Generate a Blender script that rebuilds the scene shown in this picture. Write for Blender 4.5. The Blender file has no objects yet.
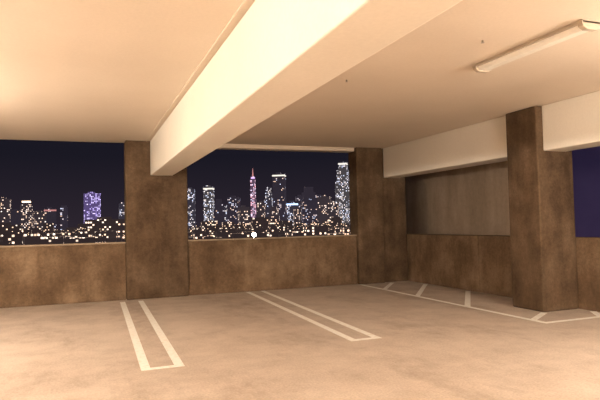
import bpy, bmesh, math, random
from mathutils import Matrix, Vector
random.seed(7)
sc = bpy.context.scene
sc.view_settings.view_transform = 'Standard'
sc.view_settings.look = 'None'
COL = sc.collection

# ---------------------------------------------------------------- helpers
def mesh_obj(name, boxes=(), mat=None, bevel=0.0, parent=None, loc=(0,0,0), rot=0.0):
    bm = bmesh.new()
    for b in boxes:
        x0,x1,y0,y1,z0,z1 = b
        vs=[bm.verts.new(p) for p in ((x0,y0,z0),(x1,y0,z0),(x1,y1,z0),(x0,y1,z0),(x0,y0,z1),(x1,y0,z1),(x1,y1,z1),(x0,y1,z1))]
        for f in ((3,2,1,0),(4,5,6,7),(0,1,5,4),(1,2,6,5),(2,3,7,6),(3,0,4,7)):
            bm.faces.new([vs[i] for i in f])
    return finish(name,bm,mat,bevel,parent,loc,rot)
def finish(name,bm,mat,bevel=0.0,parent=None,loc=(0,0,0),rot=0.0):
    me=bpy.data.meshes.new(name); bm.to_mesh(me); bm.free()
    o=bpy.data.objects.new(name,me); COL.objects.link(o)
    o.location=loc; o.rotation_euler=(0,0,rot)
    if mat: me.materials.append(mat)
    if bevel>0:
        m=o.modifiers.new('bevel','BEVEL'); m.width=bevel; m.segments=2; m.limit_method='ANGLE'
    if parent: o.parent=parent
    return o

def nt(name):
    m=bpy.data.materials.new(name); m.use_nodes=True
    t=m.node_tree
    return m,t,t.nodes['Principled BSDF']
def noise(t,scale,detail=6,rough=0.6,vec=None,mapscale=None):
    n=t.nodes.new('ShaderNodeTexNoise'); n.inputs['Scale'].default_value=scale
    n.inputs['Detail'].default_value=detail; n.inputs['Roughness'].default_value=rough
    tc=t.nodes.new('ShaderNodeTexCoord')
    if mapscale:
        mp=t.nodes.new('ShaderNodeMapping'); mp.inputs['Scale'].default_value=mapscale
        t.links.new(tc.outputs['Object'],mp.inputs['Vector']); t.links.new(mp.outputs[0],n.inputs['Vector'])
    else: t.links.new(tc.outputs['Object'],n.inputs['Vector'])
    return n
def ramp(t,src,stops):
    r=t.nodes.new('ShaderNodeValToRGB'); e=r.color_ramp.elements
    while len(e)<len(stops): e.new(0.5)
    for i,(p,c) in enumerate(stops):
        e[i].position=p; e[i].color=(*c,1)
    t.links.new(src,r.inputs[0]); return r
def mixc(t,a,b,fac,mode='MULTIPLY'):
    m=t.nodes.new('ShaderNodeMix'); m.data_type='RGBA'; m.blend_type=mode
    if isinstance(fac,float): m.inputs[0].default_value=fac
    else: t.links.new(fac,m.inputs[0])
    for s,i in ((a,6),(b,7)):
        if isinstance(s,tuple): m.inputs[i].default_value=(*s,1)
        else: t.links.new(s,m.inputs[i])
    return m.outputs[2]
def bump(t,b,h,strength,dist=0.02):
    n=t.nodes.new('ShaderNodeBump'); n.inputs['Strength'].default_value=strength; n.inputs['Distance'].default_value=dist
    t.links.new(h,n.inputs['Height']); t.links.new(n.outputs[0],b.inputs['Normal'])

def mat_stained(name,dark,mid,light,scale=1.0,fine=0.7):
    m,t,b=nt(name)
    n1=noise(t,1.3*scale,8,0.65)
    n2=noise(t,2.4*scale,6,0.6,mapscale=(1.5,1.5,0.3))
    n3=noise(t,22*scale,5,0.75)
    r=ramp(t,n1.outputs[0],[(0.3,dark),(0.5,mid),(0.72,light)])
    r2=ramp(t,n2.outputs[0],[(0.35,(0.75,0.74,0.73)),(0.65,(1.15,1.15,1.15))])
    r3=ramp(t,n3.outputs[0],[(0.3,(0.65,0.65,0.65)),(0.7,(1.3,1.3,1.3))])
    c=mixc(t,r.outputs[0],r2.outputs[0],0.8); c=mixc(t,c,r3.outputs[0],fine)
    t.links.new(c,b.inputs['Base Color']); b.inputs['Roughness'].default_value=0.9
    b.inputs['Specular IOR Level'].default_value=0.15
    bump(t,b,n3.outputs[0],0.5*fine)
    return m
def mat_paint(name,a,b_,scale=0.6):
    m,t,b=nt(name)
    n1=noise(t,scale,5,0.6); n3=noise(t,30,3,0.6)
    r=ramp(t,n1.outputs[0],[(0.3,a),(0.7,b_)])
    r3=ramp(t,n3.outputs[0],[(0.3,(0.95,0.95,0.95)),(0.7,(1,1,1))])
    t.links.new(mixc(t,r.outputs[0],r3.outputs[0],1.0),b.inputs['Base Color'])
    b.inputs['Roughness'].default_value=0.8; b.inputs['Specular IOR Level'].default_value=0.2
    bump(t,b,n3.outputs[0],0.08)
    return m
def mat_plain(name,c,rough=0.6,metal=0.0,emis=None,es=0.0):
    m,t,b=nt(name)
    n=noise(t,12,3,0.6)
    r=ramp(t,n.outputs[0],[(0.3,tuple(x*0.92 for x in c)),(0.7,c)])
    t.links.new(r.outputs[0],b.inputs['Base Color'])
    b.inputs['Roughness'].default_value=rough; b.inputs['Metallic'].default_value=metal
    if emis:
        b.inputs['Emission Color'].default_value=(*emis,1); b.inputs['Emission Strength'].default_value=es
    return m

M_wall=mat_stained('stained_concrete',(0.092,0.058,0.035),(0.155,0.1,0.06),(0.24,0.165,0.105))
M_col=mat_stained('stained_column_concrete',(0.068,0.042,0.025),(0.11,0.071,0.043),(0.175,0.12,0.077),1.3)
M_ceil=mat_paint('painted_ceiling',(0.70,0.595,0.485),(0.75,0.645,0.535))
M_beam=mat_paint('painted_beam',(0.8,0.745,0.66),(0.86,0.805,0.72))
M_tower=mat_stained('stair_tower_concrete',(0.32,0.245,0.185),(0.36,0.28,0.21),(0.41,0.32,0.245),0.5,0.3)
# floor
M_floor,t,b=nt('garage_floor_concrete')
n1=noise(t,0.35,6,0.6); n2=noise(t,1.7,8,0.7); n3=noise(t,45,4,0.7); n4=noise(t,0.9,5,0.75,mapscale=(1,0.4,1))
r=ramp(t,n1.outputs[0],[(0.3,(0.55,0.455,0.38)),(0.7,(0.64,0.54,0.46))])
r2=ramp(t,n2.outputs[0],[(0.3,(0.74,0.72,0.7)),(0.6,(1,1,1))])
r3=ramp(t,n3.outputs[0],[(0.25,(0.7,0.7,0.7)),(0.7,(1.12,1.12,1.12))])
r4=ramp(t,n4.outputs[0],[(0.28,(0.6,0.56,0.53)),(0.48,(1,1,1))])
c=mixc(t,r.outputs[0],r2.outputs[0],0.85); c=mixc(t,c,r3.outputs[0],0.9); c=mixc(t,c,r4.outputs[0],0.7)
t.links.new(c,b.inputs['Base Color']); b.inputs['Roughness'].default_value=0.75
b.inputs['Specular IOR Level'].default_value=0.2
bump(t,b,n3.outputs[0],0.25,0.01)
M_line,t,b=nt('parking_line_paint')
n=noise(t,14,6,0.75)
r=ramp(t,n.outputs[0],[(0.33,(0.76,0.68,0.58)),(0.5,(0.93,0.91,0.86))])
t.links.new(r.outputs[0],b.inputs['Base Color']); b.inputs['Roughness'].default_value=0.6

# ---------------------------------------------------------------- dimensions
D=12.07; H=3.3; HP=1.16; BB=2.57; XR=7.5; DE=D+0.35
mesh_obj('floor',[(-10,7.85,-10,DE,-0.3,0)],M_floor)
mesh_obj('ceiling',[(-10,7.85,-10,DE,H,H+0.3)],M_ceil)
mesh_obj('wall_back',[(-10,-6.6,D,D+0.3,0,HP)],M_wall,0.015)
mesh_obj('wall_back',[(-5.4,0.775,D,D+0.3,0,HP)],M_wall,0.015)
mesh_obj('wall_back',[(2.05,6.1,D,D+0.3,0,HP)],M_wall,0.015)
mesh_obj('wall_right',[(XR,XR+0.3,-10,9.35,0,HP),(XR,XR+0.3,9.37,DE,0,HP)],M_wall,0.01)
mesh_obj('wall_left',[(-10.3,-10,-10,D+0.3,0,H)],M_ceil)
mesh_obj('wall_rear',[(-10,7.8,-10.3,-10,0,H)],M_ceil)
mesh_obj('concrete_pier',[(0.775,2.05,D-0.06,DE,0,H)],M_col,0.02)
mesh_obj('concrete_pier',[(-6.6,-5.4,D-0.06,DE,0,H)],M_col,0.02)
mesh_obj('concrete_corner_column',[(6.1,6.8,D-0.1,DE,0,H),(6.78,XR-0.005,D-0.02,DE-0.2,0,H)],M_col,0.02)
mesh_obj('concrete_column',[(6.75,XR-0.005,6.9,7.6,0,H)],M_col,0.025)
mesh_obj('concrete_column',[(6.75,XR-0.005,-3.2,-2.5,0,H)],M_col,0.025)
mesh_obj('ceiling_beam',[(1.28,1.74,-10,D-0.06,BB,H)],M_beam,0.015)
mesh_obj('ceiling_beam',[(6.87,7.35,-2.5,6.9,BB,H)],M_beam,0.015)
mesh_obj('ceiling_beam',[(6.87,7.35,-10,-3.2,BB,H)],M_beam,0.015)
mesh_obj('ceiling_beam',[(6.87,7.35,7.6,D-0.02,BB,H)],M_beam,0.015)
mesh_obj('ceiling_beam',[(-5.9,-5.4,-10,D-0.06,BB,H)],M_beam,0.015)
mesh_obj('trim_1',[(2.05,6.1,D,D+0.3,H-0.09,H)],M_ceil,0.01)
mesh_obj('trim_2',[(1.2,1.22,-10,D-0.07,H-0.012,H)],M_ceil)
M_cope=mat_plain('coping_paint',(0.36,0.27,0.19),0.7)
mesh_obj('trim_3',[(-5.4,0.775,D-0.02,D+0.32,HP,HP+0.03)],M_cope,0.005)
mesh_obj('trim_4',[(2.05,6.1,D-0.02,D+0.32,HP,HP+0.03)],M_cope,0.005)
mesh_obj('wall_stair_tower',[(8.35,8.7,8.5,15,-20,7)]+[(8.335,8.35,8.5,15,z*0.6-0.012,z*0.6+0.012) for z in range(0,9)],M_tower)
M_vio,t,b=nt('violet_emissive_facade')
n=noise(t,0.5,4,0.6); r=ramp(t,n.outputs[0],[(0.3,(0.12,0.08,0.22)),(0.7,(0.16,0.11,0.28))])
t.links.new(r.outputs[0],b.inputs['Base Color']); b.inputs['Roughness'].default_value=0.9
b.inputs['Emission Color'].default_value=(0.3,0.22,0.62,1); b.inputs['Emission Strength'].default_value=0.045  # violet light put in as weak emission, no lamp washes this wall
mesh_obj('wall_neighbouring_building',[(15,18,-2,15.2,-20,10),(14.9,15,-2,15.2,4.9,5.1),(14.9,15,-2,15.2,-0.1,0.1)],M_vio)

# ---------------------------------------------------------------- parking lines
def strip(bm,p,q,w=0.1,z=0.004):
    p=Vector(p);q=Vector(q);d=(q-p).normalized();n=Vector((-d.y,d.x))*w/2
    vs=[bm.verts.new((v.x,v.y,z)) for v in (p-n,q-n,q+n,p+n)]
    bm.faces.new(vs)
def lines(name,segs):
    bm=bmesh.new()
    for k,s in enumerate(segs): strip(bm,s[0],s[1],s[2] if len(s)>2 else 0.1, 0.004+0.0006*k)
    bm.normal_update()
    for f in bm.faces:
        if f.normal.z<0: f.normal_flip()
    return finish(name,bm,M_line)
def hairpin(xn,xf,y0,y1,w=0.33):
    return [((xn,y0),(xf,y1)),((xn+w,y0),(xf+w,y1)),((xn-0.05,y0),(xn+w+0.05,y0),0.1)]
lines('parking_stall_line',hairpin(0.58,0.68,6.1,11.75,0.35))
lines('parking_stall_line',hairpin(3.15,3.34,6.4,12.0,0.34))
lines('parking_stall_line',hairpin(-2.1,-2.0,6.0,11.7))
lines('parking_hatch_marking',[((6.1,6.2),(6.1,11.95)),((6.1,10.8),(6.95,11.9)),((6.1,9.5),(7.43,11.2)),((6.1,7.95),(7.43,9.65)),
      ((6.05,6.2),(7.2,6.2)),((6.1,6.45),(6.72,6.86)),((7.15,6.2),(7.45,6.6))])

# ---------------------------------------------------------------- light fixtures
LC=(1,0.86,0.695)
M_house=mat_plain('fixture_enamel_shaded',(0.5,0.42,0.33),0.4)  # enamel colour darkened to imitate shadowed edges around the diffuser
M_dif_off=mat_plain('fixture_diffuser_dim',(0.88,0.82,0.72),0.25,emis=(1,0.85,0.65),es=0.12)
M_dif_on=mat_plain('fixture_diffuser_lit',(0.9,0.85,0.75),0.3,emis=LC,es=6)
def prism(name,prof,y0,y1,mat,parent,bev=0.0):
    bm=bmesh.new()
    a=[bm.verts.new((x,y0,z)) for x,z in prof]; c=[bm.verts.new((x,y1,z)) for x,z in prof]
    bm.faces.new(a); bm.faces.new(c[::-1]); n=len(prof)
    for i in range(n): bm.faces.new((a[i],c[i],c[(i+1)%n],a[(i+1)%n]))
    bmesh.ops.recalc_face_normals(bm,faces=bm.faces)
    return finish(name,bm,mat,bev,parent)
def fixture(x,y,L=1.5,lit=True,power=100,drop=0.0):
    e=bpy.data.objects.new('ceiling_light_fixture',None); COL.objects.link(e); e.location=(x,y,H-drop)
    prism('housing',[(-0.12,0),(0.12,0),(0.12,-0.03),(-0.12,-0.03)],-L/2,L/2,M_house,e,0.004)
    prism('diffuser',[(-0.085,-0.03),(0.085,-0.03),(0.075,-0.055),(0.045,-0.075),(-0.045,-0.075),(-0.075,-0.055)],-L/2+0.06,L/2-0.06,M_dif_on if lit else M_dif_off,e,0.004)
    for s in (-1,1):
        prism('end_cap',[(-0.12,-0.005),(0.12,-0.005),(0.11,-0.06),(0.06,-0.085),(-0.06,-0.085),(-0.11,-0.06)],s*(L/2-0.03)-0.03,s*(L/2-0.03)+0.03,M_house,e,0.006)
    if drop>0:
        mesh_obj('hanger_rods',[(-0.01,0.01,s*L*0.35-0.01,s*L*0.35+0.01,0,drop) for s in (-1,1)],M_house,0,e)
    if lit:
        for s in (-0.35,0.35):
            l=bpy.data.lights.new('tube_glow','POINT'); l.shadow_soft_size=0.12
            l.energy=power/2; l.color=LC
            lo=bpy.data.objects.new('tube_glow',l); COL.objects.link(lo); lo.parent=e; lo.location=(0,s*L,-0.22)
fixture(4.35,4.5,1.55,lit=False)
fixture(-2.4,-3,1.5,True,460,0.5)
fixture(-2.9,2.4,1.5,True,560,0.6)
fixture(-3.0,7.5,1.5,True,480,0.6)
fixture(4.2,-1.8,1.5,True,1150,0.65)
fixture(5.9,2.3,1.5,True,320,0.65)  # unseen fixture added to brighten the right bay's ceiling and column
M_spr=mat_plain('sprinkler_metal',(0.4,0.33,0.26),0.4,0.3)
def sprinkler(x,y):
    bm=bmesh.new()
    bmesh.ops.create_cone(bm,segments=16,radius1=0.01,radius2=0.01,depth=0.018,cap_ends=True,matrix=Matrix.Translation((0,0,-0.009)))
    bmesh.ops.create_cone(bm,segments=16,radius1=0.02,radius2=0.01,depth=0.008,cap_ends=True,matrix=Matrix.Translation((0,0,-0.022)))
    finish('sprinkler_head',bm,M_spr,0,None,(x,y,H))
sprinkler(3.1,6.3); sprinkler(3.75,4.5)

# ---------------------------------------------------------------- city
def mat_city(name,base,litcol,lit2,thresh,cell,strength,haze_glow=(0,0,0)):
    m,t,b=nt(name); N=t.nodes; L=t.links
    tc=N.new('ShaderNodeTexCoord'); sp=N.new('ShaderNodeSeparateXYZ'); L.new(tc.outputs['Object'],sp.inputs[0])
    def math_(op,a,bv=None):
        n=N.new('ShaderNodeMath'); n.operation=op
        for i,v in enumerate((a,bv)):
            if v is None: continue
            if isinstance(v,(int,float)): n.inputs[i].default_value=v
            else: L.new(v,n.inputs[i])
        return n.outputs[0]
    u=math_('ADD',sp.outputs['X'],sp.outputs['Y'])
    cu=math_('DIVIDE',u,cell[0]); cv=math_('DIVIDE',sp.outputs['Z'],cell[1])
    fu=math_('FLOOR',cu); fv=math_('FLOOR',cv)
    oi=N.new('ShaderNodeObjectInfo'); rnd=math_('MULTIPLY',oi.outputs['Random'],500)
    cmb=N.new('ShaderNodeCombineXYZ'); L.new(fu,cmb.inputs[0]); L.new(fv,cmb.inputs[1]); L.new(rnd,cmb.inputs[2])
    wn=N.new('ShaderNodeTexWhiteNoise'); wn.noise_dimensions='3D'; L.new(cmb.outputs[0],wn.inputs['Vector'])
    nn=N.new('ShaderNodeTexNoise'); nn.inputs['Scale'].default_value=0.16; nn.inputs['Detail'].default_value=3
    L.new(cmb.outputs[0],nn.inputs['Vector'])
    th=math_('SUBTRACT',thresh+0.75,math_('MULTIPLY',nn.outputs[0],1.5))
    on=math_('GREATER_THAN',wn.outputs['Value'],th)
    iu=math_('GREATER_THAN',math_('FRACT',cu),0.3); iv=math_('GREATER_THAN',math_('FRACT',cv),0.4)
    sepc=N.new('ShaderNodeSeparateColor'); L.new(wn.outputs['Color'],sepc.inputs[0])
    br=math_('POWER',sepc.outputs[0],2.5)
    s=math_('MULTIPLY',math_('MULTIPLY',on,math_('MULTIPLY',iu,iv)),math_('MULTIPLY',br,strength))
    ec=mixc(t,litcol,lit2,sepc.outputs[1],'MIX')
    sc_=N.new('ShaderNodeVectorMath'); sc_.operation='SCALE'; L.new(ec,sc_.inputs[0]); L.new(s,sc_.inputs['Scale'])
    ad=N.new('ShaderNodeVectorMath'); ad.operation='ADD'; L.new(sc_.outputs[0],ad.inputs[0]); ad.inputs[1].default_value=haze_glow  # constant emission imitates haze over the whole facade, besides the lit windows
    L.new(ad.outputs[0],b.inputs['Emission Color']); b.inputs['Emission Strength'].default_value=1
    b.inputs['Base Color'].default_value=(*base,1); b.inputs['Roughness'].default_value=0.6
    return m
warm=(1,0.64,0.42); white=(1,0.86,0.78); cool=(0.62,0.72,1)
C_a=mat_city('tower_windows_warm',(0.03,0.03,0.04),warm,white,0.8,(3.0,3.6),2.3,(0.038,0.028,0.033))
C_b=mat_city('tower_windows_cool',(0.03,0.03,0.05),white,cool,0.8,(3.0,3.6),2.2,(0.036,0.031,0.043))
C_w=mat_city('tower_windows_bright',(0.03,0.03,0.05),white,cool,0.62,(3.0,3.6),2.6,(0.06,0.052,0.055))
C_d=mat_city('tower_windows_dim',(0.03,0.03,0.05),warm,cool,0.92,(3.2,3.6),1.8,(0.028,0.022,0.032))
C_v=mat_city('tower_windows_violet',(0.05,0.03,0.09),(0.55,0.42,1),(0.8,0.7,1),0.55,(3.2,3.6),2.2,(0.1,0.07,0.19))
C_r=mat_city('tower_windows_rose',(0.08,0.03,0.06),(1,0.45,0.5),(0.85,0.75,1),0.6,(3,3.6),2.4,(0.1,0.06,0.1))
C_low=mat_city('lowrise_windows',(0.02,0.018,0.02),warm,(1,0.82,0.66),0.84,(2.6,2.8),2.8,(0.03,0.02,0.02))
def emis(name,c,s): return mat_plain(name,(0.5,0.5,0.5),0.5,emis=c,es=s)
E_white=emis('crown_light_white',(1,0.92,0.8),1.2); E_blue=emis('sign_light_blue',(0.45,0.62,1),2.5)
E_red=emis('beacon_red',(1,0.4,0.38),0.6); E_warm=emis('street_lamp_glow',(1,0.68,0.42),4); E_flood=emis('flood_lamp_glow',(1,0.97,0.9),40)
E_mag=emis('crown_light_magenta',(0.8,0.5,1),1.5)
G=-22
def tower(brg,dist,w,h,mat,crown=None,style=0,rot=None):
    a=math.radians(brg); x=math.sin(a)*dist; y=math.cos(a)*dist
    top=h+1.5-G; d=w*0.8
    e=bpy.data.objects.new('skyscraper',None); COL.objects.link(e); e.location=(x,y,G)
    e.rotation_euler=(0,0,rot if rot is not None else -a+random.uniform(-0.25,0.25))
    hw=w*0.46; hd=d/2
    if style==1:
        bx=[(-hw,hw,-hd,hd,0,top*0.72),(-hw*.8,hw*.8,-hd*.8,hd*.8,top*0.72,top*0.88),(-hw*.55,hw*.55,-hd*.55,hd*.55,top*0.88,top)]
    elif style==2:
        bx=[(-hw,hw,-hd*.7,hd*.7,0,top*0.95),(-hw*.7,hw*.7,-hd,hd,0,top)]
    else:
        bx=[(-hw,hw,-hd,hd,0,top),(-hw*.5,hw*.3,-hd*.5,hd*.5,top,top+4)]
    mesh_obj('tower_body',bx,mat,0,e)
    if crown:
        s=.58 if style==1 else (.72 if style==2 else 1.02)
        mesh_obj('crown_lighting',[(-hw*s,hw*s,-hd*1.03*(s if style==1 else 1),hd*(s if style==1 else 1),top-6,top-2.5)],crown,0,e)
    return e,top
T=[(-6.9,1400,28,68,C_a,None,0),(-5.1,1400,30,66,C_a,E_warm,1),(-3.1,1400,26,46,C_d,E_red,0),(-1.9,1450,16,55,C_d,None,2),
(0.6,1400,40,80,C_v,None,0),(10.0,1400,22,90,C_b,None,0),(11.8,1400,25,94,C_w,E_white,0),(12.8,1350,28,62,C_d,None,1),
(14.3,1400,30,68,C_d,None,0),(16.3,1500,15,128,C_r,E_mag,2),(17.9,1400,22,92,C_b,None,1),(19.0,1400,32,124,C_d,E_white,0),
(20.3,1300,28,48,C_b,E_blue,0),(22.0,1400,42,90,C_d,None,1),(23.6,1350,32,62,C_a,None,0),(25.6,1450,42,155,C_w,E_white,1),
(-6.0,1300,20,38,C_d,None,0),(-4.0,1300,25,35,C_a,None,0),(8.8,1300,25,50,C_a,None,0),(13.5,1500,20,48,C_b,None,0),(15.3,1300,25,40,C_a,None,0),
(17.1,1300,18,50,C_a,None,0),(21.1,1500,25,72,C_d,None,0),(23.0,1500,20,75,C_d,None,2),(24.5,1300,26,45,C_a,None,0),(26.8,1300,28,60,C_a,None,0),(28.5,1350,35,80,C_b,None,0),
(20.8,1250,18,32,C_a,None,0),(18.4,1250,25,38,C_a,None,1),(3.5,1500,25,60,C_b,None,0),(5.5,1400,28,75,C_a,None,1),(7.5,1450,25,55,C_b,None,0)]
for q in T:
    e,top=tower(*q)
    if q[0]==16.3:
        bm=bmesh.new(); bmesh.ops.create_cone(bm,segments=8,radius1=2.0,radius2=0.5,depth=22,cap_ends=True,matrix=Matrix.Translation((0,0,top+11)))
        finish('spire',bm,E_red,0,e)
bx=[]
for i in range(520):
    a=math.radians(random.uniform(-16,42)); d=random.uniform(520,1180)
    x=math.sin(a)*d;y=math.cos(a)*d;w=random.uniform(10,30);w2=random.uniform(8,20)
    top=1.5+random.uniform(-17,-3)+(random.uniform(0,16) if d>900 else 0)
    bx.append((x-w/2,x+w/2,y-w2/2,y+w2/2,G,top))
a=math.radians(1.9); bx.append((690*math.sin(a)-24,690*math.sin(a)+26,690,715,G,11)); bx.append((690*math.sin(a)-10,690*math.sin(a)+6,695,710,11,14))
mesh_obj('city_low_rise_buildings',bx,C_low)
M_gr=mat_plain('city_ground_asphalt',(0.02,0.018,0.018),0.9)
mesh_obj('city_ground',[(-2500,3500,-50,3000,G-1,G)],M_gr)
bm=bmesh.new()
for i in range(650):
    a=math.radians(random.uniform(-14,42)); d=random.uniform(480,1200); r=0.0008*d*random.uniform(.3,.8)
    z=1.5-random.uniform(0,18)
    bmesh.ops.create_icosphere(bm,subdivisions=1,radius=r,matrix=Matrix.Translation((math.sin(a)*d,math.cos(a)*d,z)))
finish('city_street_lights',bm,E_warm)
bm=bmesh.new(); a=math.radians(16.3)
bmesh.ops.create_icosphere(bm,subdivisions=2,radius=1.5,matrix=Matrix.Translation((math.sin(a)*400,math.cos(a)*400,-6.0)))
bmesh.ops.create_cone(bm,segments=8,radius1=0.3,radius2=0.2,depth=15,cap_ends=True,matrix=Matrix.Translation((math.sin(a)*400,math.cos(a)*400+1,-14.3)))
finish('flood_lamp',bm,E_flood)

# ---------------------------------------------------------------- world
w=bpy.data.worlds.new('night_sky'); sc.world=w; w.use_nodes=True; t=w.node_tree
bg=t.nodes['Background']; tc=t.nodes.new('ShaderNodeTexCoord'); sp=t.nodes.new('ShaderNodeSeparateXYZ'); t.links.new(tc.outputs['Generated'],sp.inputs[0])
r=ramp(t,sp.outputs['Z'],[(0.0,(0.026,0.019,0.028)),(0.12,(0.0105,0.0095,0.0165)),(0.5,(0.005,0.005,0.011))])
t.links.new(r.outputs[0],bg.inputs['Color']); bg.inputs['Strength'].default_value=1.0

# ---------------------------------------------------------------- camera
cd=bpy.data.cameras.new('camera'); cam=bpy.data.objects.new('camera',cd); COL.objects.link(cam)
cd.lens=33.4; cd.sensor_width=36; cd.clip_end=6000; cd.clip_start=0.05
R=Matrix.Rotation(math.radians(-21.1),4,'Z')@Matrix.Rotation(math.radians(92.37),4,'X')@Matrix.Rotation(math.radians(-1.3),4,'Z')
cam.matrix_world=Matrix.Translation((0,0,1.5))@R
sc.camera=cam
